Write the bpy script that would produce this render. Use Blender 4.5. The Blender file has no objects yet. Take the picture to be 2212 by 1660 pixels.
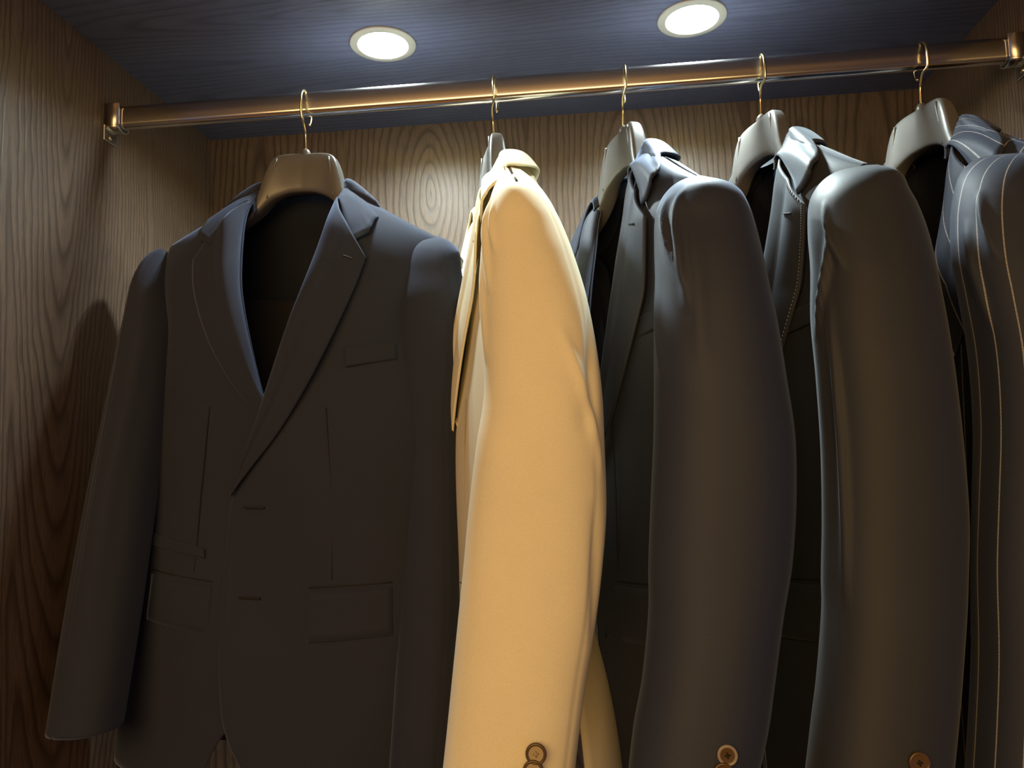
import bpy, math, random
from mathutils import Vector, Matrix

# ------------------------------------------------------------------ camera, world, room light, exposure
EYE = 1.5                                   # camera height above the floor; all z below are relative to it
F_PX = 1660.0
YAW, PITCH, ROLL = 0.0970, 0.0897, -0.0307
sc = bpy.context.scene
C = sc.collection

def cam_axes():
    f = Vector((-math.sin(YAW)*math.cos(PITCH), math.cos(YAW)*math.cos(PITCH), math.sin(PITCH)))
    r = Vector((math.cos(YAW), math.sin(YAW), 0)); u = r.cross(f)
    c, s = math.cos(ROLL), math.sin(ROLL)
    return c*r+s*u, c*u-s*r, f
CR, CU, CF = cam_axes()
cd = bpy.data.cameras.new('camera'); cam = bpy.data.objects.new('camera', cd); C.objects.link(cam)
cd.sensor_fit = 'HORIZONTAL'; cd.sensor_width = 36; cd.lens = 36*F_PX/2212
cd.clip_start = 0.02
m = Matrix((CR, CU, -CF)).transposed().to_4x4(); m.translation = (0, 0, EYE)
cam.matrix_world = m
sc.camera = cam

w = bpy.data.worlds.new('world'); sc.world = w; w.use_nodes = True
w.node_tree.nodes['Background'].inputs[0].default_value = (0.36, 0.48, 1.0, 1)
w.node_tree.nodes['Background'].inputs[1].default_value = 0.24

def area_lamp(name, loc, size, power, col, target, sy=None):
    l = bpy.data.lights.new(name, 'AREA'); l.energy = power; l.color = col
    l.shape = 'RECTANGLE'; l.size = size; l.size_y = sy or size
    o = bpy.data.objects.new(name, l); C.objects.link(o)
    o.location = (loc[0], loc[1], loc[2]+EYE)
    d = Vector(target)-Vector(loc)
    o.rotation_euler = d.to_track_quat('-Z', 'Y').to_euler()
    return o
area_lamp('room_light', (-.30, -1.25, .46), 1.7, 26, (1.0, 0.625, 0.24), (-0.10, 0.75, -0.15), .8)
area_lamp('room_light_down', (-.4, -2.0, 1.1), 1.3, 14, (1.0, 0.62, 0.30), (-.4, -1.9, -1.5))
LED_COL = (0.84, 1.0, 1.02); LED_STRENGTH = 830
sc.view_settings.view_transform = 'Standard'; sc.view_settings.look = 'None'
sc.view_settings.gamma = 1; sc.view_settings.use_curve_mapping = False
sc.view_settings.exposure = 0.0

# ------------------------------------------------------------------ helpers
def W(px, py, Y):
    """a point of the photograph (2212x1660) at depth Y, relative to the camera"""
    d = CR*((px-1106)/F_PX) + CU*(-(py-830)/F_PX) + CF
    return d*(Y/d.y)

def mesh_obj(name, verts, faces, mat, parent=None, origin=Vector((0, 0, 0)), uvs=None, smooth=True, mats=None, fmat=None):
    me = bpy.data.meshes.new(name)
    me.from_pydata([tuple(Vector(v)-origin) for v in verts], [], faces)
    for mm in (mats or [mat]): me.materials.append(mm)
    if fmat:
        for p, i in zip(me.polygons, fmat): p.material_index = i
    if uvs:
        ul = me.uv_layers.new(name='UVMap')
        for lp in me.loops: ul.data[lp.index].uv = uvs[lp.vertex_index]
    if smooth:
        for p in me.polygons: p.use_smooth = True
    me.update()
    o = bpy.data.objects.new(name, me); C.objects.link(o)
    if parent: o.parent = parent
    else: o.location = origin + Vector((0, 0, EYE))
    return o

def empty(name, loc, label, cat, group=None):
    o = bpy.data.objects.new(name, None); C.objects.link(o); o.empty_display_size = .05
    o.location = (loc[0], loc[1], loc[2]+EYE); tag(o, label, cat, group)
    return o

def tag(o, label, cat, group=None):
    o['label'] = label; o['category'] = cat
    if group: o['group'] = group
    return o

def structure(o, label=None):
    o['kind'] = 'structure'
    if label: o['label'] = label
    return o

class MB:
    def __init__(s): s.v = []; s.f = []; s.uv = []
    def grid(s, fn, nu, nv, cu=False, flip=False):
        b = len(s.v)
        for j in range(nv+1):
            for i in range(nu if cu else nu+1):
                r = fn(i/nu, j/nv)
                p, uv = r if isinstance(r, tuple) and len(r) == 2 and not isinstance(r[0], (int, float)) else (r, (i/nu, j/nv))
                s.v.append(Vector(p)); s.uv.append(uv)
        n = nu if cu else nu+1
        for j in range(nv):
            for i in range(nu):
                a = b+j*n+i; c = b+j*n+(i+1) % n; d = c+n; e = a+n
                s.f.append((a, e, d, c) if flip else (a, c, d, e))
    def box(s, a, b):
        x0, y0, z0 = a; x1, y1, z1 = b; k = len(s.v)
        s.v += [Vector(p) for p in ((x0,y0,z0),(x1,y0,z0),(x1,y1,z0),(x0,y1,z0),(x0,y0,z1),(x1,y0,z1),(x1,y1,z1),(x0,y1,z1))]
        s.uv += [(0, 0)]*8
        s.f += [tuple(k+i for i in q) for q in ((0,3,2,1),(4,5,6,7),(0,1,5,4),(1,2,6,5),(2,3,7,6),(3,0,4,7))]
    def tube(s, pts, r, n=10, caps=True):
        pts = [Vector(p) for p in pts]; k0 = len(s.v); N = len(pts)
        up = Vector((0.31, 0.12, 0.94)).normalized()
        for i, p in enumerate(pts):
            t = (pts[min(i+1, N-1)]-pts[max(i-1, 0)]).normalized()
            a = t.cross(up)
            if a.length < 1e-3: a = t.cross(Vector((1, 0, 0)))
            a.normalize(); b = t.cross(a); up = -t.cross(a).cross(t).cross(t) if False else up
            rr = r[i] if isinstance(r, (list, tuple)) else r
            for q in range(n):
                th = 2*math.pi*q/n
                s.v.append(p+a*math.cos(th)*rr+b*math.sin(th)*rr); s.uv.append((q/n, i/N))
        for i in range(N-1):
            for q in range(n):
                a = k0+i*n+q; b = k0+i*n+(q+1) % n
                s.f.append((a, b, b+n, a+n))
        if caps:
            s.f.append(tuple(k0+q for q in range(n))[::-1]); s.f.append(tuple(k0+(N-1)*n+q for q in range(n)))
    def lathe(s, prof, c, axis=Vector((0, 0, 1)), n=48, capend=False):
        c = Vector(c); axis = Vector(axis).normalized()
        a = axis.orthogonal().normalized(); b = axis.cross(a); k = len(s.v)
        for r, h in prof:
            for q in range(n):
                th = 2*math.pi*q/n
                s.v.append(c+(a*math.cos(th)+b*math.sin(th))*r+axis*h); s.uv.append((q/n, h))
        for i in range(len(prof)-1):
            for q in range(n):
                x = k+i*n+q; y = k+i*n+(q+1) % n
                s.f.append((x, y, y+n, x+n))
        if capend: s.f.append(tuple(k+(len(prof)-1)*n+q for q in range(n)))
    def build(s, name, mat, parent=None, origin=Vector((0, 0, 0)), smooth=True):
        return mesh_obj(name, s.v, s.f, mat, parent, Vector(origin), s.uv, smooth)

def bevel(o, wd, seg=2):
    b = o.modifiers.new('bevel', 'BEVEL'); b.width = wd; b.segments = seg; b.limit_method = 'ANGLE'
    b.angle_limit = math.radians(40); b.harden_normals = False
    return o
def solid(o, th, off=-1):
    b = o.modifiers.new('thick', 'SOLIDIFY'); b.thickness = th; b.offset = off
    return o

def cr(pts, t):
    """Catmull-Rom through equally spaced knots (tuples), t in 0..1"""
    n = len(pts)-1; x = min(max(t, 0), 1)*n; i = min(int(x), n-1); f = x-i
    p0 = pts[max(i-1, 0)]; p1 = pts[i]; p2 = pts[i+1]; p3 = pts[min(i+2, n)]
    return tuple(0.5*((2*b)+(-a+c)*f+(2*a-5*b+4*c-d)*f*f+(-a+3*b-3*c+d)*f**3) for a, b, c, d in zip(p0, p1, p2, p3))

def tab(keys, x):
    """smooth 1-D table lookup: keys = [(x, value or tuple)] ascending; monotone-ish cubic"""
    if x <= keys[0][0]: return keys[0][1]
    if x >= keys[-1][0]: return keys[-1][1]
    n = len(keys)
    for i in range(n-1):
        if keys[i][0] <= x <= keys[i+1][0]: break
    x1, v1 = keys[i]; x2, v2 = keys[i+1]
    x0, v0 = keys[i-1] if i > 0 else (x1, v1); x3, v3 = keys[i+2] if i+2 < n else (x2, v2)
    def one(a0, a1, a2, a3):
        h = x2-x1; d = (a2-a1)/h
        m1 = 0 if x1 == x0 else (a2-a0)/(x2-x0); m2 = 0 if x3 == x2 else (a3-a1)/(x3-x1)
        if x1 == x0: m1 = d
        if x3 == x2: m2 = d
        f = (x-x1)/h
        return (2*f**3-3*f*f+1)*a1+(f**3-2*f*f+f)*h*m1+(-2*f**3+3*f*f)*a2+(f**3-f*f)*h*m2
    if isinstance(v1, tuple): return tuple(one(*q) for q in zip(v0, v1, v2, v3))
    return one(v0, v1, v2, v3)

# ------------------------------------------------------------------ materials
def newmat(name):
    m = bpy.data.materials.new(name); m.use_nodes = True
    return m, m.node_tree.nodes, m.node_tree.links, m.node_tree.nodes['Principled BSDF']

def simple(name, col, rough=.5, metal=0, spec=.5, coat=0):
    m, n, l, b = newmat(name)
    b.inputs['Base Color'].default_value = (*col, 1); b.inputs['Roughness'].default_value = rough
    b.inputs['Metallic'].default_value = metal; b.inputs['Specular IOR Level'].default_value = spec
    b.inputs['Coat Weight'].default_value = coat
    return m

def emis(name, col, s):
    m, n, l, b = newmat(name); n.remove(b)
    e = n.new('ShaderNodeEmission'); e.inputs[0].default_value = (*col, 1); e.inputs[1].default_value = s
    l.new(e.outputs[0], n['Material Output'].inputs[0]); return m

def cloth(name, col, rough=.85, sheen=.25, sheencol=(1, 1, 1), stripe=None, weave=900, spec=.2, bump=.15):
    m, n, l, b = newmat(name)
    uv = n.new('ShaderNodeUVMap'); uv.uv_map = 'UVMap'
    tc = n.new('ShaderNodeTexCoord')
    no = n.new('ShaderNodeTexNoise'); no.inputs['Scale'].default_value = weave; no.inputs['Detail'].default_value = 2
    l.new(tc.outputs['Object'], no.inputs['Vector'])
    no2 = n.new('ShaderNodeTexNoise'); no2.inputs['Scale'].default_value = 14; no2.inputs['Detail'].default_value = 3
    l.new(tc.outputs['Object'], no2.inputs['Vector'])
    mx = n.new('ShaderNodeMix'); mx.data_type = 'RGBA'; mx.inputs[0].default_value = .5
    c2 = tuple(min(1, c*1.22) for c in col); c1 = tuple(c*.82 for c in col)
    mx.inputs[6].default_value = (*c1, 1); mx.inputs[7].default_value = (*c2, 1)
    ad = n.new('ShaderNodeMath'); ad.operation = 'ADD'
    h1 = n.new('ShaderNodeMath'); h1.operation = 'MULTIPLY'; h1.inputs[1].default_value = .6
    h2 = n.new('ShaderNodeMath'); h2.operation = 'MULTIPLY'; h2.inputs[1].default_value = .4
    l.new(no.outputs[0], h1.inputs[0]); l.new(no2.outputs[0], h2.inputs[0])
    l.new(h1.outputs[0], ad.inputs[0]); l.new(h2.outputs[0], ad.inputs[1])
    l.new(ad.outputs[0], mx.inputs[0])
    out = mx.outputs[2]
    if stripe:
        sp, wd, scol = stripe
        sx = n.new('ShaderNodeSeparateXYZ'); l.new(uv.outputs[0], sx.inputs[0])
        dv = n.new('ShaderNodeMath'); dv.operation = 'DIVIDE'; dv.inputs[1].default_value = sp; l.new(sx.outputs[0], dv.inputs[0])
        fr = n.new('ShaderNodeMath'); fr.operation = 'FRACT'; l.new(dv.outputs[0], fr.inputs[0])
        lt = n.new('ShaderNodeMath'); lt.operation = 'LESS_THAN'; lt.inputs[1].default_value = wd/sp; l.new(fr.outputs[0], lt.inputs[0])
        # thread breaks along the stripe
        mp = n.new('ShaderNodeMapping'); mp.inputs['Scale'].default_value = (1, 260, 1); l.new(uv.outputs[0], mp.inputs[0])
        n3 = n.new('ShaderNodeTexNoise'); n3.inputs['Scale'].default_value = 3; l.new(mp.outputs[0], n3.inputs['Vector'])
        ml = n.new('ShaderNodeMath'); ml.operation = 'MULTIPLY'; l.new(lt.outputs[0], ml.inputs[0]); l.new(n3.outputs[0], ml.inputs[1])
        m3 = n.new('ShaderNodeMix'); m3.data_type = 'RGBA'; l.new(ml.outputs[0], m3.inputs[0])
        l.new(out, m3.inputs[6]); m3.inputs[7].default_value = (*scol, 1); out = m3.outputs[2]
    l.new(out, b.inputs['Base Color'])
    b.inputs['Roughness'].default_value = rough; b.inputs['Specular IOR Level'].default_value = spec
    b.inputs['Sheen Weight'].default_value = sheen; b.inputs['Sheen Roughness'].default_value = .45
    b.inputs['Sheen Tint'].default_value = (*sheencol, 1)
    bp = n.new('ShaderNodeBump'); bp.inputs['Strength'].default_value = bump; bp.inputs['Distance'].default_value = .0006
    l.new(no.outputs[0], bp.inputs['Height']); l.new(bp.outputs[0], b.inputs['Normal'])
    return m

def wood(name, across, along, centres, light=(.125, .091, .067), dark=(.048, .034, .025), rough=.42, ring=95, stain=None):
    """ash veneer: cathedral rings round the given (across, along) centres, long pores along the grain"""
    m, n, l, b = newmat(name)
    tc = n.new('ShaderNodeTexCoord'); sx = n.new('ShaderNodeSeparateXYZ'); l.new(tc.outputs['Object'], sx.inputs[0])
    A, B = sx.outputs[across], sx.outputs[along]
    def M(op, a, bb=None):
        k = n.new('ShaderNodeMath'); k.operation = op
        for i, q in enumerate((a, bb)):
            if q is None: continue
            if isinstance(q, (int, float)): k.inputs[i].default_value = q
            else: l.new(q, k.inputs[i])
        return k.outputs[0]
    def noise(sa, sb, scale=1, detail=3, off=0):
        cm = n.new('ShaderNodeCombineXYZ'); l.new(M('MULTIPLY', A, sa), cm.inputs[0]); l.new(M('MULTIPLY', B, sb), cm.inputs[1]); cm.inputs[2].default_value = off
        k = n.new('ShaderNodeTexNoise'); k.inputs['Scale'].default_value = scale; k.inputs['Detail'].default_value = detail
        l.new(cm.outputs[0], k.inputs['Vector']); return k.outputs[0]
    warp = M('MULTIPLY', M('SUBTRACT', noise(9, 2.2, 1, 2), .5), .055)
    wj = M('MULTIPLY', M('SUBTRACT', noise(60, 22, 1, 2, 3.), .5), .006)
    Aw = M('ADD', M('ADD', A, warp), wj)
    d = None
    for (ca, cb, k) in centres:
        da = M('SUBTRACT', Aw, ca); db = M('MULTIPLY', M('SUBTRACT', B, cb), k)
        r = M('SQRT', M('ADD', M('MULTIPLY', da, da), M('MULTIPLY', db, db)))
        if d is None: d = r
        else:
            sm = n.new('ShaderNodeMath'); sm.operation = 'SMOOTH_MIN'; sm.inputs[2].default_value = .03
            l.new(d, sm.inputs[0]); l.new(r, sm.inputs[1]); d = sm.outputs[0]
    dd = M('POWER', d, 1.0)
    ph = M('MULTIPLY', dd, ring)
    saw = M('FRACT', ph)
    rp = n.new('ShaderNodeValToRGB'); l.new(saw, rp.inputs[0]); e = rp.color_ramp.elements
    e[0].position = 0; e[0].color = (0, 0, 0, 1); e[1].position = .35; e[1].color = (.9, .9, .9, 1)
    x = rp.color_ramp.elements.new(.8); x.color = (1, 1, 1, 1); x = rp.color_ramp.elements.new(1.0); x.color = (.1, .1, .1, 1)
    pores = M('MULTIPLY', M('GREATER_THAN', noise(620, 26, 1, 2, 7.), .56), .45)
    streak = noise(150, 5, 1, 3, 11.)
    fac = M('MULTIPLY', rp.outputs[0], M('SUBTRACT', 1.0, pores))
    fac = M('MULTIPLY', fac, M('ADD', .55, M('MULTIPLY', streak, .7)))
    mx = n.new('ShaderNodeMix'); mx.data_type = 'RGBA'; l.new(fac, mx.inputs[0])
    mx.inputs[6].default_value = (*dark, 1); mx.inputs[7].default_value = (*light, 1)
    l.new(mx.outputs[2], b.inputs['Base Color'])
    b.inputs['Roughness'].default_value = rough; b.inputs['Specular IOR Level'].default_value = .35
    bp = n.new('ShaderNodeBump'); bp.inputs['Strength'].default_value = .25; bp.inputs['Distance'].default_value = .0008
    l.new(fac, bp.inputs['Height']); l.new(bp.outputs[0], b.inputs['Normal'])
    return m

M_BACK = wood('back_veneer', 0, 2, [(-.256, .442, .38), (.085, .36, .20), (-.55, -.1, .05), (.47, -.2, .05)], ring=95)
M_SIDE = wood('side_veneer', 1, 2, [(.875, .66, .10), (1.25, -.2, .03), (.70, -.6, .02)], light=(.138, .092, .062), dark=(.060, .038, .025), ring=150)
M_TOP = wood('top_veneer_flare_blue', 1, 0, [(.90, -.2, .10), (.86, .35, .06), (1.1, .0, .08)], light=(.125, .145, .235), dark=(.08, .09, .155), ring=110, rough=.38)  # blue haze of the lens flare is painted into this wood colour
M_FLOOR = wood('floor_boards', 0, 1, [(0, 0, .05), (.6, 1, .05), (-.7, -.6, .04)], light=(.55, .36, .17), dark=(.34, .2, .09), rough=.35)
M_ROOM = simple('room_plaster', (.50, .40, .30), .8)
M_RAIL = simple('polished_rail', (.64, .60, .56), .18, 1.0)
M_NICKEL = simple('nickel_bracket', (.55, .52, .47), .28, 1.0)
M_BRASS = simple('brass_wire', (.95, .74, .36), .16, 1.0)
M_HANGER = simple('satin_grey_plastic', (.110, .104, .096), .38, 0, .6)
M_TRIM = simple('white_trim', (.50, .50, .45), .4)
M_GOLD = simple('gold_reflector', (1.0, .68, .22), .25, 1.0)
M_LED = emis('led_disc', LED_COL, LED_STRENGTH)
NAVY = cloth('charcoal_navy_wool', (.024, .028, .045), sheen=.25, sheencol=(.5, .62, 1))
MIDN = cloth('midnight_wool', (.022, .027, .045), sheen=.2, sheencol=(.5, .65, 1), rough=.6, spec=.35)
GREY = cloth('dark_grey_satin_wool', (.024, .027, .034), sheen=.15, sheencol=(.8, .9, 1), rough=.6, spec=.3)
STRIPE = cloth('pinstripe_wool', (.022, .027, .043), sheen=.12, sheencol=(.6, .7, 1), stripe=(.019, .0011, (.50, .47, .44)), rough=.65, spec=.3)
CREAM = cloth('cream_cotton', (.80, .72, .49), sheen=.1, rough=.8, spec=.15, bump=.05)
LIN_D = cloth('dark_lining', (.012, .015, .024), rough=.75, sheen=0, spec=.15, weave=500)
LIN_B = cloth('brown_lining', (.020, .020, .026), rough=.75, sheen=0, spec=.15, weave=500)
THREAD = simple('dark_thread', (.008, .008, .010), .8)
THREAD_C = simple('tan_thread', (.42, .30, .15), .8)
BTN = simple('horn_button', (.10, .055, .02), .25, 0, .6)
BTN_L = simple('pale_horn_button', (.42, .33, .18), .2, 0, .6)

# ------------------------------------------------------------------ wardrobe shell and room
XL, XR, YF, YB, ZT = -.640, .549, .755, 1.25, .564
RY, RZ = .964, .475
def slab(name, a, b, mat, label=None, bev=.001):
    k = MB(); k.box(a, b); o = k.build(name, mat, smooth=False); structure(o, label); bevel(o, bev, 1); return o
slab('wall_back', (XL-.02, YB, -1.5), (XR+.02, YB+.018, ZT+.02), M_BACK)
slab('wall_left', (XL-.02, YF, -1.5), (XL, YB, ZT+.02), M_SIDE)
slab('wall_right', (XR, YF, -1.5), (XR+.02, YB, ZT+.02), M_SIDE)
slab('floor', (-2.6, -3.2, -1.52), (2.6, YB+.02, -1.5), M_FLOOR)
slab('wall_room', (-2.6, -3.25, -1.5), (2.6, -3.2, 1.2), M_ROOM)
slab('ceiling_room', (-2.6, -3.2, 1.2), (2.6, YF, 1.24), M_ROOM)
slab('trim_2', (-2.6, YF, -1.5), (XL-.02, YF+.02, 1.2), M_SIDE)
slab('trim_3', (XR+.02, YF, -1.5), (2.6, YF+.02, 1.2), M_SIDE)
slab('trim_1', (XL-.02, YF, ZT+.02), (XR+.02, YF+.02, 1.2), M_SIDE)
# wardrobe top with the two lamp holes
LAMPS = [(-.259, .986), (.157, .986)]; HR = .0375
def top_panel():
    k = MB(); xs = [XL]
    N = 32
    edges = [XL, (LAMPS[0][0]+LAMPS[1][0])/2, XR]
    for q, (lx, ly) in enumerate(LAMPS):
        x0, x1 = edges[q], edges[q+1]
        b0 = len(k.v); outer = []; inner = []; up = []
        for i in range(N):
            th = 2*math.pi*i/N; c, s_ = math.cos(th), math.sin(th)
            tx = ((x1-lx) if c > 0 else (lx-x0))/max(abs(c), 1e-6); ty = ((YB-ly) if s_ > 0 else (ly-YF))/max(abs(s_), 1e-6)
            t = min(tx, ty)
            outer.append(Vector((lx+c*t, ly+s_*t, ZT))); inner.append(Vector((lx+c*HR, ly+s_*HR, ZT))); up.append(Vector((lx+c*HR, ly+s_*HR, ZT+.02)))
        corners = [Vector((x1, YB, ZT)), Vector((x0, YB, ZT)), Vector((x0, YF, ZT)), Vector((x1, YF, ZT))]
        k.v += outer+inner+up+corners; k.uv += [(0, 0)]*(3*N+4)
        ca = [math.atan2(c.y-ly, c.x-lx) % (2*math.pi) for c in corners]
        for i in range(N):
            j = (i+1) % N
            k.f.append((b0+i, b0+N+i, b0+N+j, b0+j)); k.f.append((b0+N+i, b0+2*N+i, b0+2*N+j, b0+N+j))
            a0 = 2*math.pi*i/N; a1 = a0+2*math.pi/N
            for ci, c in enumerate(ca):
                if a0 < c < a1: k.f.append((b0+i, b0+j, b0+3*N+ci))
    k.box((XL, YF, ZT+.02), (XR, YB, ZT+.03))
    return k
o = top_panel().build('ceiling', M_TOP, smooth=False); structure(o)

# downlights
for i, (lx, ly) in enumerate(LAMPS):
    org = Vector((lx, ly, ZT))
    t = empty('recessed_downlight', org, ['round recessed downlight glowing above the charcoal suit jacket, left of the two',
                                          'round recessed downlight glowing at the top edge, right of the two'][i], 'ceiling light', 'recessed downlights in the wardrobe top')
    k = MB(); k.lathe([(.0365, .006), (.0445, .0005), (.0452, -.0008), (.0448, -.0020), (.0435, -.0026), (.0350, -.0034), (.0340, -.0030), (.0334, -.0010), (.0333, .001)], org, n=64)
    k.build('trim_ring', M_TRIM, t, org)
    k = MB(); k.lathe([(.0333, -.0005), (.0322, .006), (.0308, .0135)], org, n=64)
    k.build('reflector', M_GOLD, t, org)
    k = MB(); k.lathe([(.0308, .0135), (.02, .0133), (.008, .0132), (.001, .0132)], org, n=64)
    k.build('light_disc', M_LED, t, org)
    k = MB(); k.lathe([(.0336, .001), (.036, .006), (.036, .019), (.001, .019)], org, n=48)
    k.build('housing', M_TRIM, t, org)

# rail: rounded oval tube
org = Vector((XL+.004, RY, RZ)); k = MB()
def prof(i, n=40):
    th = 2*math.pi*(i+.5)/n; c, s_ = math.cos(th), math.sin(th)
    return .0080*c, .0080*s_+math.copysign(.0085, s_)
x0, x1 = XL+.001, XR-.001
k.grid(lambda u, v: (x0+(x1-x0)*v, RY+prof(u*40)[0], RZ+prof(u*40)[1]), 40, 24, cu=True)
rail = k.build('hanging_rail', M_RAIL, None, org); tag(rail, 'polished oval metal hanging rail spanning the wardrobe with reflected orange light', 'rail')
# brackets
def bracket(xw, sgn, label):
    org = Vector((xw, RY, RZ)); t = empty('rail_bracket', org, label, 'bracket', 'cups holding the rail ends')
    k = MB(); n = 28; pts = []
    for i in range(n+1):
        th = math.pi*(-.0)-math.pi*i/n
        pts.append((math.cos(th)*.0100, math.sin(th)*.0060-.0125))
    pts = [(.0100, .017)]+pts+[(-.0100, .017)]
    out = [(a*1.22, b if j in (0, len(pts)-1) else b-.0022) for j, (a, b) in enumerate(pts)]
    L = len(pts); xa, xb = xw+sgn*.0002, xw+sgn*.021
    for X in (xa, xb):
        for a, b in pts: k.v.append(Vector((X, RY+a, RZ+b)))
        for a, b in out: k.v.append(Vector((X, RY+a, RZ+b)))
    k.uv = [(0, 0)]*len(k.v)
    for j in range(L-1):
        k.f += [(j, j+1, 2*L+j+1, 2*L+j), (L+j, 3*L+j, 3*L+j+1, L+j+1), (2*L+j, 2*L+j+1, 3*L+j+1, 3*L+j), (j, L+j, L+j+1, j+1)]
    for j in (0, L-1): k.f.append((j, 2*L+j, 3*L+j, L+j))
    k.build('cup', M_NICKEL, t, org)
    k = MB(); k.box((min(xw, xw+sgn*.0022), RY-.014, RZ-.034), (max(xw, xw+sgn*.0022), RY+.014, RZ-.012)); bevel(k.build('flange', M_NICKEL, t, org, smooth=False), .001)
    k = MB(); k.lathe([(.0032, .0), (.0030, .0012), (.001, .0016)], (xw+sgn*.0022, RY, RZ-.027), Vector((sgn, 0, 0)), n=16, capend=True)
    k.build('screw', M_BRASS, t, org)
bracket(XL, 1, 'metal cup holding the rail at the left side panel')
bracket(XR, -1, 'metal cup holding the rail at the right side panel')

# ------------------------------------------------------------------ jackets
A_T = [(-.42, .212), (-.35, .208), (-.2, .196), (-.08, .183), (.02, .186), (.10, .178), (.16, .170), (.22, .180), (.27, .184), (.30, .186)]
BF_T = [(-.42, .085), (-.3, .085), (-.15, .080), (-.05, .080), (.05, .086), (.14, .090), (.20, .084), (.26, .066), (.32, .045), (.36, .03)]
BB_T = [(-.42, .070), (-.3, .075), (-.15, .066), (-.05, .060), (.06, .066), (.16, .076), (.24, .068), (.30, .052), (.36, .034)]
FT_T = [(-.42, .085), (-.3, .085), (-.15, .078), (-.05, .074), (.05, .068), (.14, .058), (.20, .045), (.26, .030), (.30, .022), (.33, .016), (.36, .012)]
ZS_T = [(0, .356), (.055, .353), (.062, .350), (.085, .337), (.12, .318), (.155, .300), (.185, .286), (.20, .279), (.215, .268)]
DROP = {'d': 0}                  # extra slope of the shoulder end
def a_(z): return tab(A_T, z)
def zs(x): return tab(ZS_T, abs(x))-DROP['d']*min(1, max(0, (abs(x)-.11)/.075))
def teff(t, z):
    k = min(1, max(0, (z-.12)/.16)); return t+(1-t)*k
def front_y(x, z, thick=1.0):
    a = a_(z)+.012; q = max(0., 1-(abs(x)/a)**2.6)**.55
    r = min(1, max(0, (zs(x)-z)/.065)); r = math.sqrt(r*(2-r)) if r < 1 else 1
    return tab(BF_T, z)*q*r*teff(thick, z)
def back_y(x, z, thick=1.0):
    if thick == .80: thick = .80+.75*min(1, max(0, (.0-z)/.35))      # the cream jacket kicks out at the vent
    a = a_(z)+.012; q = max(0., 1-(abs(x)/a)**2.6)**.55
    g = max(0, 1-(x/.066)**2)
    r = min(1, max(0, (zs(x)-z)/.07+g)); r = math.sqrt(r*(2-r)) if r < 1 else 1
    return -tab(BB_T, z)*q*r*teff(thick, z)
def armx(z):                       # edge of the body shell: armhole then side seam
    return a_(z)

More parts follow.
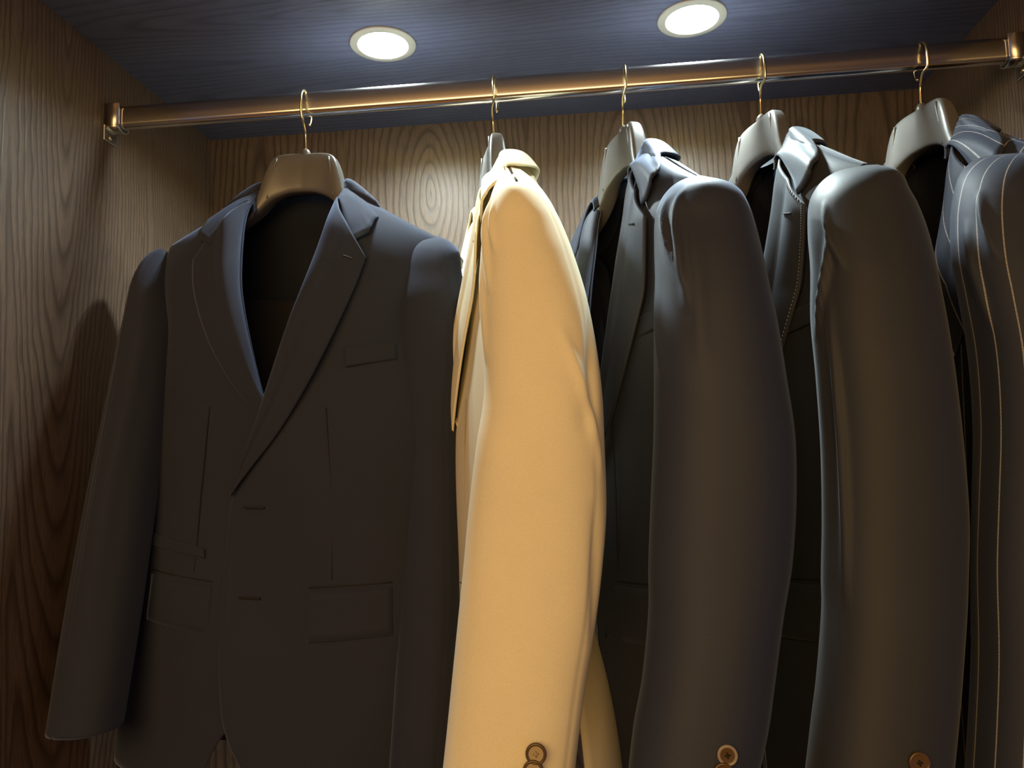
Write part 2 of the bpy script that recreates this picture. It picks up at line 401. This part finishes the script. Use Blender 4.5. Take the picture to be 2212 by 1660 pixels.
class Jacket:
    def __init__(s, name, hx, alpha, tilt, zoff, mat, label, thick=1.0, ft=None, lin=(None, None), open_=0.0, thread=None, hanger_label=''):
        s.hx, s.thick, s.mat, s.open = hx, thick, mat, open_
        s.ft = ft or 0; s.sh = .186; DROP['d'] = .013 if ft else .003; s.wide = .024 if open_ else (.008 if ft else 0)
        a = math.radians(alpha)
        s.L = Vector((math.cos(a), -math.sin(a), 0)); s.Fd = Vector((-math.sin(a), -math.cos(a), 0))
        s.O = Vector((hx, RY, 0)); s.zo = zoff; s.tilt = math.radians(tilt)
        s.org = s.O+Vector((0, 0, .40))
        s.t = empty('suit_jacket', s.org, label, 'jacket', 'suit jackets hanging on the rail')
        s.lin = lin; s.thread = thread or THREAD
    def P(s, x, y, z):
        c, q = math.cos(s.tilt), math.sin(s.tilt); dz = z-.38
        x, dz = x*c+dz*q*1.0, -x*q+dz*c
        return s.O+s.L*x+s.Fd*y+Vector((0, 0, .38+dz+s.zo))
    def part(s, k, name, mat=None, th=.0022, off=-1, parent=None):
        o = k.build(name, mat or s.mat, s.t, s.org)
        if th: solid(o, th, off)
        return o
    # inner edge of the front (fold line above the break, front edge below)
    def dx(s, z):                    # how far an unbuttoned front hangs open, beyond the buttoned line
        if not s.open: return 0
        return s.open*tab([(-.42, .06), (-.3, .075), (-.15, .080), (0, .068), (.07, .062), (.15, .047), (.22, .024), (.30, .008), (.36, .002)], z)
    def xin(s, z, left):
        if left:
            T = [(-.42, .05), (-.38, .010), (-.34, -.020), (-.30, -.035), (-.2, -.044), (-.06, -.043), (.0, -.022), (.07, .0), (.15, .024), (.22, .044), (.30, .057), (.36, .060)]
        else:
            T = [(-.42, -.085), (-.38, -.065), (-.34, -.047), (-.30, -.020), (-.2, .018), (-.06, .030), (.0, .024), (.07, -.002), (.15, -.026), (.22, -.045), (.30, -.057), (.36, -.060)]
        v = tab(T, z)
        return v + (s.dx(z) if left else -s.dx(z)*.35)
    def ax(s, z):
        k = min(1, max(0, (z-.14)/.10)); return armx(z)-(.186-s.sh)*k
    def fy(s, x, z, left, d=0):
        if s.ft:                      # shoulder pad: a broad flat top towards the sleeve
            q = min(1, max(0, (abs(x)-.085)/.045)); h = min(1, max(0, (zs(x)-z)/.05)); g = min(1, max(0, (z-.16)/.08))
            d = d+.011*q*q*(3-2*q)*(h*(2-h))**.4*g*max(0, 1-(max(0, abs(x)-.14)/.05)**2)
        if s.ft: return tab(FT_T, z)*s.ft*front_y(x, z, 1.0)/max(tab(BF_T, z), .001)+(.005 if left else 0)+d
        return front_y(x, z, s.thick)+(.005 if left else 0)+d
    def front(s, left):
        sg = 1 if left else -1; k = MB()
        def fn(u, v):
            xt = .060+(s.sh-.060)*u
            zt = zs(xt); zb = -.385+.0*u
            z = zt+(zb-zt)*(v**1.15)
            xi = abs(s.xin(z, left)) if False else s.xin(z, left)
            xo = sg*s.ax(z)
            # at the very top the panel is the shoulder seam
            x = xi+(xo-xi)*u
            k2 = max(0, 1-v/.10)
            x = x*(1-k2)+sg*xt*k2
            z = min(z, zs(x))
            y = s.fy(x, z, left)
            y += .0035*math.sin(z*19+x*23+s.hx*50)*max(0, min(1, (zs(x)-z)/.2))*(1-u)
            return s.P(x, y, z), (x, z)
        k.grid(fn, 40, 90, flip=left)
        return s.part(k, 'front_panel')
    def back(s):
        k = MB()
        def fn(u, v):
            x0 = s.sh*(2*u-1); zt = zs(x0)+(.006 if abs(x0) < .06 else 0)
            z = zt+(-.385-zt)*(v**1.15)
            k2 = max(0, 1-v/.10)
            x = (2*u-1)*s.ax(z)*(1-k2)+x0*k2
            z = min(z, zs(x)+.006)
            return s.P(x, back_y(x, z, s.thick), z), (x, z)
        k.grid(fn, 64, 90)
        s.part(k, 'back_panel')
        for nm, z0, z1, mt in (('lining_yoke', .366, .215, s.lin[0] or LIN_D), ('lining', .217, -.36, s.lin[1] or LIN_B)):
            k = MB()
            def fn(u, v):
                z = z0+(z1-z0)*v
                x = (2*u-1)*(s.ax(z)-.006-.022*min(1, max(0, (z-.16)/.1)))
                if z > .28: x = (2*u-1)*(tab([(.28, .150), (.30, .115), (.33, .070), (.350, .052), (.366, .040)], z))
                if abs(x) > .052: z = min(z, zs(x)-.010)
                pl = .0015*math.sin(z*60)*(1-abs(2*u-1))
                y = back_y(x, min(z, zs(x)-.01), s.thick)+.006+.003*min(1, max(0, (z-.30)/.05))+(.0012 if nm == 'lining' else 0)+pl
                return s.P(x, y, z), (x, z)
            k.grid(fn, 48, 40, flip=True)
            s.part(k, nm, mt, .001)
    def lapel(s, left, tipx=.114):
        sg = 1 if left else -1; k = MB(); zbr = -.045 if left else .03
        outer = [(.114, .242), (.106, .205), (.086, .150), (.058, .090), (.022, .030), (-.016, -.018), (-.040, -.048)]
        def lap(u, v, e=0):
            zf = .330+(zbr-.330)*v
            f = (s.xin(zf, left), zf)
            oo = cr(outer, v)
            o = (oo[0]+s.dx(oo[1])*(.35+.65*v)+s.wide*(1-v*v)*(1 if left else .3), oo[1])
            if not left: o = (-o[0] if v < .6 else -o[0], o[1]+(zbr+.048)*v*v)
            x = f[0]+(o[0]-f[0])*u; z = f[1]+(o[1]-f[1])*u
            wd = max(.0, 1-v**6)
            lift = .003+.011*math.sin(math.pi*min(1, u/.5)) * wd*.6+.0055*math.sin(math.pi*u)*wd+.004*wd*u
            y = s.fy(x, z, left)+lift+(.002 if u > .03 else -.001)+e
            return s.P(x, y, z), (x*.9+.35*z, z)
        fn = lap
        k.grid(fn, 22, 60, flip=left)
        o = s.part(k, 'lapel', th=.0025)
        if left:          # lapel buttonhole
            k = MB()
            for q in range(2):
                pass
            pts = [lap(.62+.18*i/6, .125-.028*i/6, .0003)[0] for i in range(7)]
            s.lap = lap
            k.tube(pts, .0011, 6); s.part(k, 'lapel_buttonhole', s.thread, 0)
        return o
    def stitches(s):
        """pick stitching along the lapel top and outer edge, and the end of the collar"""
        k = MB()
        for i in range(9):
            u = .58+.40*i/9
            k.tube([s.lap(u, .003, .0003)[0], s.lap(u, .022, .0004)[0]], .00045, 5)
        for i in range(46):
            v = .02+.50*i/46
            k.tube([s.lap(.955, v, .0003)[0], s.lap(.955, v+.006, .0003)[0]], .00045, 5)
        o = s.part(k, 'edge_stitching', simple('pale_thread', (.22, .25, .27), .7), 0); o['kind'] = 'stuff'
    def collar(s):
        k = MB()
        def oy(x, z, e=.007): return s.fy(x, z, True)+e
        T = [(0, (0, -.031, .369, 0, -.047, .346)), (.2, (.026, -.029, .369, .038, -.045, .345)), (.4, (.044, -.022, .368, .066, -.037, .341)),
             (.6, (.054, -.008, .366, .090, -.018, .334)), (.75, (.0585, .004, .359, .106, .001, .325)),
             (.87, (.061, .013, .343, .113, .018, .301)), (.93, (.0618, .019, .334, .1128, oy(.1128, .283), .283)), (.955, (.0618, .022, .332, .1126, oy(.1126, .275), .275)),
             (.965, (.0618, .023, .331, .1105, oy(.1105, .2735), .2735)), (1.0, (.0615, .027, .326, .0895, oy(.0895, .2590), .2590))]
        ss = s
        def fn(u, v):
            c = 2*u-1; sg = 1 if c >= 0 else -1
            kx, ky, kz, ox, oyy, oz = tab(T, abs(c))
            if v < .35:                     # stand, inside the neck
                f = v/.35
                ix, iy, iz = kx*.95, ky*.97, kz-.014*(1-f*f)
                x = ix+(kx-ix)*f; y = iy+(ky-iy)*f; z = iz
            else:
                f = (v-.35)/.65
                mx, my, mz = kx+(ox-kx)*.28, ky+(oyy-ky)*.30, kz+(oz-kz)*.10+.0025
                x = (1-f)**2*kx+2*f*(1-f)*mx+f*f*ox; y = (1-f)**2*ky+2*f*(1-f)*my+f*f*oyy; z = (1-f)**2*kz+2*f*(1-f)*mz+f*f*oz
                kk = min(1, max(0, (abs(c)-.72)/.22)); x += (ss.dx(z)*(1 if sg > 0 else .35)+ss.wide*max(0, f)*(1 if sg > 0 else .3))*kk*kk*(3-2*kk)
                ya = min(y, back_y(x, min(z, zs(x)+.004), ss.thick)*min(1, f*1.2)-.001)
                yb = max(y, ss.fy(x, min(z, zs(x)-.012*f), True)+.004*min(1, f*3)) if f > .02 else y
                wt = min(1, max(0, (y+.022)/.05)); wt = wt*wt*(3-2*wt)
                if abs(y) < .045: y = ya+(yb-ya)*wt
                else: y = ya if y < 0 else yb
            return ss.P(sg*x, y, z), (.4+z*1.0+abs(c)*.05, c*.2) if False else (abs(c)*.25+.004, v*.06)
        k.grid(fn, 160, 24, flip=True)
        s.part(k, 'collar', th=.0028)
    def sleeve_px(s, rows, near=True, folds=(), seam=.30, stripe_u=.24, e=.85, cuff=True, apexY=None):
        """rows: (py, xl, xr, Y, half thickness): the outline of the sleeve in the photograph at its own depth"""
        R = []
        for i_, (py, xl, xr, Y, th) in enumerate(rows):
            if near: th = max(th, (.026, .037, .042, .045)[min(i_, 3)] if rows[0][3] < .9 else 0)
            R.append((py, (*W(xl, py, Y), *W(xr, py, Y), th)))
        y0, y1 = rows[0][0], rows[-1][0]
        k = MB(); NU, NV = 96, 150
        def ring(u, v):
            py = y0+(y1-y0)*(v**1.25)
            r = tab(R, py); a = Vector(r[0:3]); b = Vector(r[3:6]); th = r[6]
            c = (a+b)/2; h = (b-a)/2
            h.z *= 1
            n = Vector((h.y, -h.x, 0)).normalized() if h.length > 1e-5 else Vector((0, -1, 0))
            an = 2*math.pi*u; ca, sa = math.cos(an), math.sin(an)
            d = 0
            for (u0, v0, u1, v1, wd, amp) in folds:
                if min(v0, v1)-.02 <= v <= max(v0, v1)+.02:
                    f = (v-v0)/(v1-v0); f = min(1, max(0, f)); uc = u0+(u1-u0)*f
                    d += 1.35*amp*math.exp(-((u-uc)/wd)**2)*math.sin(math.pi*f)
            if cuff or True:
                d -= .0012*math.exp(-((u-seam)/.006)**2)
            p = c - h*math.copysign(abs(ca)**e, ca)*(1+d/max(h.length, .01)) + n*(math.copysign(abs(sa)**e, sa)*(th+d))
            if c.z > 0: p.z *= (1 + (p.y-c.y)/c.y)      # the cap slopes down towards its outer side
            return p, (u*stripe_u, p.z)
        k.grid(ring, NU, NV, cu=True, flip=True)
        k.f.append(tuple(range(NU)))
        # inward fold of the cuff
        base = len(k.v)-NU
        cen = sum((k.v[base+i] for i in range(NU)), Vector())/NU
        for i in range(NU):
            q = k.v[base+i]; k.v.append(cen+(q-cen)*.93+Vector((0, 0, .004))); k.uv.append(k.uv[base+i])
        b2 = base-NU*5; cen = sum((k.v[b2+i] for i in range(NU)), Vector())/NU
        for i in range(NU):
            q = k.v[b2+i]; k.v.append(cen+(q-cen)*.86); k.uv.append(k.uv[base+i])
        for r in range(2):
            for i in range(NU):
                a = base+r*NU+i; b = base+r*NU+(i+1) % NU
                k.f.append((a, a+NU, b+NU, b))
        s.ring = ring; s.rng = (y0, y1)
        return s.part(k, 'sleeve', th=0)
    def sleeve_local(s, sg, rows, stripe_u=.24):
        """rows: z, x centre, y centre, rx, ry in the jacket's own frame"""
        T = sorted([(r[0], tuple(r[1:])) for r in rows]); z0, z1 = rows[0][0], rows[-1][0]; k = MB(); NU, NV = 64, 70
        def fn(u, v):
            z = z0+(z1-z0)*(v**1.2); x, y, rx, ry = tab(T, z); an = 2*math.pi*u
            return s.P(sg*(x+rx*math.cos(an)), y+ry*math.sin(an), z), (u*stripe_u, z)
        k.grid(fn, NU, NV, cu=True, flip=(sg > 0))
        return s.part(k, 'sleeve', th=0)
    def seam_line(s, pts, name, left=True, r=.0006, d=.0009, mat=None):
        k = MB(); P = []
        for i in range(len(pts)-1):
            for j in range(8):
                f = j/8; x = pts[i][0]+(pts[i+1][0]-pts[i][0])*f; z = pts[i][1]+(pts[i+1][1]-pts[i][1])*f
                P.append(s.P(x, s.fy(x, z, left)+d, z))
        x, z = pts[-1]; P.append(s.P(x, s.fy(x, z, left)+d, z))
        k.tube(P, r, 6); return s.part(k, name, mat or s.thread, 0)
    def patch(s, quad, name, left=True, d=.003, mat=None, th=.0016, stripe=None):
        """small cloth piece lying on the front: quad = 4 (x, z) corners tl, tr, br, bl"""
        k = MB()
        def fn(u, v):
            a = [quad[0][i]+(quad[1][i]-quad[0][i])*u for i in (0, 1)]; b = [quad[3][i]+(quad[2][i]-quad[3][i])*u for i in (0, 1)]
            x = a[0]+(b[0]-a[0])*v; z = a[1]+(b[1]-a[1])*v
            return s.P(x, s.fy(x, z, left)+d, z), (x, z)
        k.grid(fn, 16, 6, flip=left if quad[1][0] > quad[0][0] else not left)
        o = s.part(k, name, mat, th, 0); return o
    def button(s, px, py, r, Y, mat=BTN, rim=None, n=Vector((0, -1, .1))):
        c = W(px, py, Y); k = MB(); n = n.normalized()
        k.lathe([(r*.9, -.001), (r, .0006), (r*.97, .0022), (r*.86, .0028), (r*.74, .0022), (r*.66, .0014), (r*.3, .0011), (.0002, .0011)], c, n, 40)
        o = k.build('button', rim or mat, s.t, s.org)
        k = MB(); k.lathe([(r*.70, .0016), (r*.3, .0013), (.0001, .0013)], c+n*.0002, n, 32)
        k.build('button_face', mat, o, s.org)
        a = n.orthogonal().normalized(); b = n.cross(a); k = MB()
        for q in range(2):
            th = .9+q*math.pi/2; v = (a*math.cos(th)+b*math.sin(th))*r*.26
            k.tube([c+n*.0018-v, c+n*.0026, c+n*.0018+v], .0007, 6)
        k.build('button_thread', THREAD_C if mat is BTN_L else THREAD, o, s.org)

def hanger(J, label, kx=1.0, neckz=.402):
    t = empty('suit_hanger', J.O+Vector((0, 0, .40)), label, 'hanger', 'contoured suit hangers on the rail')
    org = J.O+Vector((0, 0, .40))
    TOP = [(0, .400), (.030, .399), (.043, .392), (.052, .372), (.060, .343), (.075, .318), (.11, .294), (.150, .272), (.166, .262), (.172, .250)]
    BOT = [(0, .347), (.020, .345), (.040, .336), (.055, .320), (.075, .301), (.11, .281), (.150, .258), (.166, .250), (.172, .247)]
    TH = [(0, .010), (.03, .010), (.05, .012), (.08, .009), (.13, .008), (.160, .008), (.172, .005)]
    k = MB()
    def fn(u, v):
        x = -.172+.344*u; ax = abs(x)
        zt, zb, th = tab(TOP, ax), tab(BOT, ax), tab(TH, ax)
        yc = tab([(0, .004), (.05, .007), (.08, .013), (.11, .018), (.15, .010), (.175, .004)], ax)
        an = 2*math.pi*v; c, q = math.cos(an), math.sin(an); e = .38
        cy = math.copysign(abs(c)**e, c); cz = math.copysign(abs(q)**e, q)
        z = (zt+zb)/2+(zt-zb)/2*cz
        # the front face leans and is slightly dished
        y = yc+th*cy*(1-.25*max(0, cz))
        return J.P(x, y, z)
    # grid with closed v
    k.grid(lambda a, b: fn(b, a), 32, 96, cu=True)
    n = 32; L = len(k.v)
    k.f.append(tuple(range(n))[::-1]); k.f.append(tuple(L-n+i for i in range(n)))
    k.build('hanger_body', M_HANGER, t, org)
    for sx in (-1, 1):      # raised ribs either side of the neck plate
        k = MB(); pts = []
        for i in range(9):
            z = .392-.055*i/8; x = sx*(.036+.010*i/8)
            pts.append(J.P(x, .0050+.0118*(1-.16*(1-i/8)), z))
        k.tube(pts, .0016, 8); k.build('rib', M_HANGER, t, org)
    k = MB(); c = J.P(0, .004, .398)
    k.lathe([(.0062, 0), (.0062, .004), (.0048, .007), (.0030, .009)], c, n=20, capend=True); k.build('collar_nut', M_HANGER, t, org)
    # swivel hook: stem in front of the rail, loop over it, tip behind
    bx = J.P(0, .004, .405); rt = RZ+.0165
    pts = [bx, bx+Vector((0, -.001, .012)), bx+Vector((0, -.004, .022)), bx+Vector((0, -.012, .032)), Vector((bx.x, RY-.018, RZ-.030)), Vector((bx.x-.001, RY-.0195, RZ-.012))]
    hx = J.hx
    pts = [bx, bx+Vector((0, -.0005, .014)), bx+Vector((0, -.002, .024)), bx+Vector((0, -.010, .036)), Vector((hx, RY-.0175, RZ-.020)), Vector((hx, RY-.0195, RZ-.004))]
    for i in range(1, 13):
        th = math.pi*i/12
        pts.append(Vector((hx, RY-.0005-.0190*math.cos(th), RZ-.0015+.0188*math.sin(th))))
    pts += [Vector((hx, RY+.0180, RZ-.012)), Vector((hx, RY+.015, RZ-.020)), Vector((hx, RY+.011, RZ-.024))]
    sm = [Vector(cr([tuple(p) for p in pts], i/70)) for i in range(71)]
    k = MB(); k.tube(sm, .0017, 10); k.build('hook', M_BRASS, t, org)
    return t

FOLD_FRONT = [(.04, .06, .10, .26, .018, .0045), (.09, .07, .17, .22, .018, .0035), (.02, .22, .09, .42, .02, .004)]
FAR = [(.286, .186, .0, .006, .012), (.27, .196, .002, .022, .042), (.24, .205, .004, .034, .056), (.18, .212, .008, .042, .064), (.08, .216, .012, .045, .064),
       (-.05, .222, .018, .044, .060), (-.18, .230, .030, .042, .056), (-.30, .236, .046, .040, .054)]

def full_jacket(J, buttonholes=True):
    J.back(); J.front(False); J.front(True); J.lapel(False); J.lapel(True); J.collar()
    for s_ in (1, -1):
        L = s_ > 0
        J.seam_line([(s_*.075, .06), (s_*.085, -.05), (s_*.088, -.14)], 'dart_seam', L)
        q = [(s_*.062, -.155), (s_*.155, -.148), (s_*.158, -.203), (s_*.062, -.212)]
        J.patch(q, 'pocket_flap', L, d=.0015, th=.0012)
        J.seam_line([(s_*.062, -.150), (s_*.155, -.143)], 'pocket_welt', L, r=.0009)
    if J is not globals().get('J2'): J.patch([(.095, .130), (.150, .142), (.152, .120), (.097, .108)], 'breast_pocket', True, d=.0015, th=.0012)
    if buttonholes:
        for z in (-.060, -.165):
            J.seam_line([(-.023, z), (.003, z)], 'buttonhole', True, r=.0014, d=.0016)

# 1: charcoal jacket facing the viewer
J1 = Jacket('j1', -.36, 3, 3.0, .004, NAVY, 'charcoal navy suit jacket facing out, beside the left side panel', thick=.95)
full_jacket(J1)
J1.patch([(-.165, -.098), (-.075, -.112), (-.073, -.122), (-.163, -.112)], 'ticket_pocket', False)
J1.sleeve_px([(510, 930, 944, .957, .004), (519, 905, 966, .952, .024), (541, 884, 989, .945, .034), (590, 874, 996, .94, .040), (650, 866, 1006, .935, .044), (760, 862, 1010, .938, .040), (900, 864, 994, .945, .036),
              (1100, 868, 996, .945, .036), (1300, 866, 998, .93, .038), (1500, 855, 988, .91, .040), (1690, 842, 970, .895, .040)], folds=[(.02, .08, .08, .3, .02, .003)], seam=.35)
J1.sleeve_px([(538, 341, 350, .962, .004), (546, 329, 357, .958, .014), (567, 314, 360, .952, .024), (602, 300, 363, .947, .032), (650, 289, 368, .945, .037), (720, 273, 372, .935, .040), (850, 246, 362, .925, .042), (1000, 216, 338, .91, .042),
              (1150, 187, 316, .895, .041), (1350, 153, 288, .875, .040), (1573, 118, 252, .850, .038)], folds=[(.30, .1, .25, .95, .05, .005), (.12, .15, .16, .9, .05, -.003)], seam=.2)
hanger(J1, 'grey suit hanger holding the forward-facing charcoal jacket at left')

# 2: cream jacket, side on
J2 = Jacket('j2', -.104, 75, 0, .004, CREAM, 'cream yellow suit jacket hanging side on, lit golden', thick=.80, ft=.80, lin=(LIN_D, LIN_B), thread=THREAD_C)
full_jacket(J2, False)
J2.sleeve_px([(393, 1110, 1120, .79, .005), (402, 1088, 1148, .785, .026), (418, 1072, 1172, .78, .036), (445, 1060, 1193, .775, .042), (480, 1051, 1212, .77, .045), (540, 1049, 1236, .763, .048), (640, 1047, 1267, .755, .050),
              (740, 1046, 1287, .75, .050), (850, 1047, 1301, .745, .050), (960, 1031, 1306, .74, .049), (1100, 1014, 1310, .735, .047), (1220, 1003, 1302, .728, .045),
              (1340, 991, 1288, .72, .043), (1460, 979, 1268, .712, .042), (1580, 967, 1252, .703, .040), (1720, 952, 1236, .692, .039)],
             folds=[(.05, .02, .10, .26, .016, .0045), (.10, .05, .14, .18, .014, .003), (.02, .10, .07, .38, .02, .004), (.30, .30, .44, .56, .018, .0035), (.47, .26, .36, .5, .03, -.004), (.40, .58, .46, .80, .03, -.003)], seam=.41)
J2.sleeve_local(-1, FAR)
J2.button(1158, 1629, .0088, .652, BTN_L, BTN); J2.button(1152, 1666, .0088, .650, BTN_L, BTN)
hanger(J2, 'grey suit hanger inside the cream jacket')

# 3
J3 = Jacket('j3', .064, 70, 0, .006, MIDN, 'midnight blue suit jacket hanging just right of the cream one', thick=.85, ft=.92, open_=1.0)
full_jacket(J3, False)
J3.sleeve_px([(380, 1500, 1512, .795, .005), (389, 1474, 1560, .79, .026), (405, 1450, 1590, .785, .036), (430, 1430, 1608, .78, .042), (470, 1416, 1624, .775, .046), (540, 1414, 1642, .765, .048), (620, 1416, 1659, .758, .050),
              (700, 1413, 1676, .752, .050), (820, 1413, 1695, .745, .050), (940, 1412, 1713, .74, .048), (1080, 1406, 1716, .733, .046), (1220, 1401, 1707, .726, .044),
              (1320, 1401, 1690, .72, .043), (1470, 1387, 1670, .71, .042), (1570, 1369, 1656, .703, .040), (1720, 1352, 1622, .692, .039)],
             folds=[(.06, .06, .15, .25, .014, .006), (.13, .03, .17, .30, .014, .006), (.02, .20, .07, .42, .02, .003), (.2, .1, .2, .4, .02, .002)], seam=.44)
J3.sleeve_local(-1, FAR)
J3.button(1571, 1632, .0082, .655, BTN, simple('grey_button_rim', (.30, .25, .19), .3)); J3.button(1563, 1671, .0082, .652, BTN)
hanger(J3, 'grey suit hanger in the midnight blue jacket right of the cream one')

# 4
J4 = Jacket('j4', .236, 72, 0, .008, GREY, 'dark grey suit jacket with stitched pale-lit lapel, fourth on the rail', thick=.85, ft=.92, open_=.8)
full_jacket(J4, False)
J4.sleeve_px([(357, 1864, 1880, .795, .005), (364, 1832, 1915, .79, .026), (380, 1797, 1938, .785, .036), (405, 1771, 1950, .78, .042), (440, 1754, 1970, .775, .046), (500, 1751, 1992, .768, .048), (580, 1757, 2010, .76, .050),
              (690, 1757, 2032, .752, .050), (810, 1768, 2050, .745, .050), (960, 1778, 2068, .74, .048), (1120, 1781, 2081, .733, .046), (1250, 1779, 2079, .726, .044),
              (1320, 1780, 2076, .72, .043), (1470, 1769, 2065, .71, .042), (1570, 1757, 2056, .703, .040), (1720, 1740, 2040, .692, .039)],
             folds=[(.07, .10, .13, .24, .012, .005), (.10, .16, .03, .36, .012, .006), (.08, .26, .10, .75, .012, .005), (.01, .05, .02, .9, .03, .002)], seam=.44)
J4.sleeve_local(-1, FAR); J4.stitches()
J4.button(1985, 1648, .0082, .655, BTN)
hanger(J4, 'grey suit hanger in the dark grey jacket, fourth on the rail')

# 5
J5 = Jacket('j5', .429, 74, 0, .008, STRIPE, 'navy pinstripe suit jacket beside the right side panel', thick=.85, ft=.92, open_=.6)
full_jacket(J5, False)
J5.sleeve_px([(332, 2178, 2192, .795, .005), (338, 2140, 2230, .79, .026), (352, 2112, 2258, .785, .036), (376, 2090, 2274, .78, .042), (410, 2077, 2288, .775, .046), (470, 2068, 2304, .77, .048), (560, 2071, 2318, .762, .050),
              (640, 2086, 2330, .756, .050), (765, 2108, 2345, .75, .050), (920, 2118, 2358, .745, .048), (1080, 2114, 2372, .738, .046), (1220, 2110, 2376, .732, .044),
              (1400, 2113, 2380, .722, .043), (1550, 2108, 2372, .712, .042), (1720, 2098, 2360, .70, .039)],
             folds=[(.08, .10, .13, .24, .014, .005), (.04, .16, .07, .36, .014, .004)], seam=.44, stripe_u=.247)
J5.sleeve_local(-1, FAR)
hanger(J5, 'grey suit hanger in the pinstripe jacket, last before the right side panel')
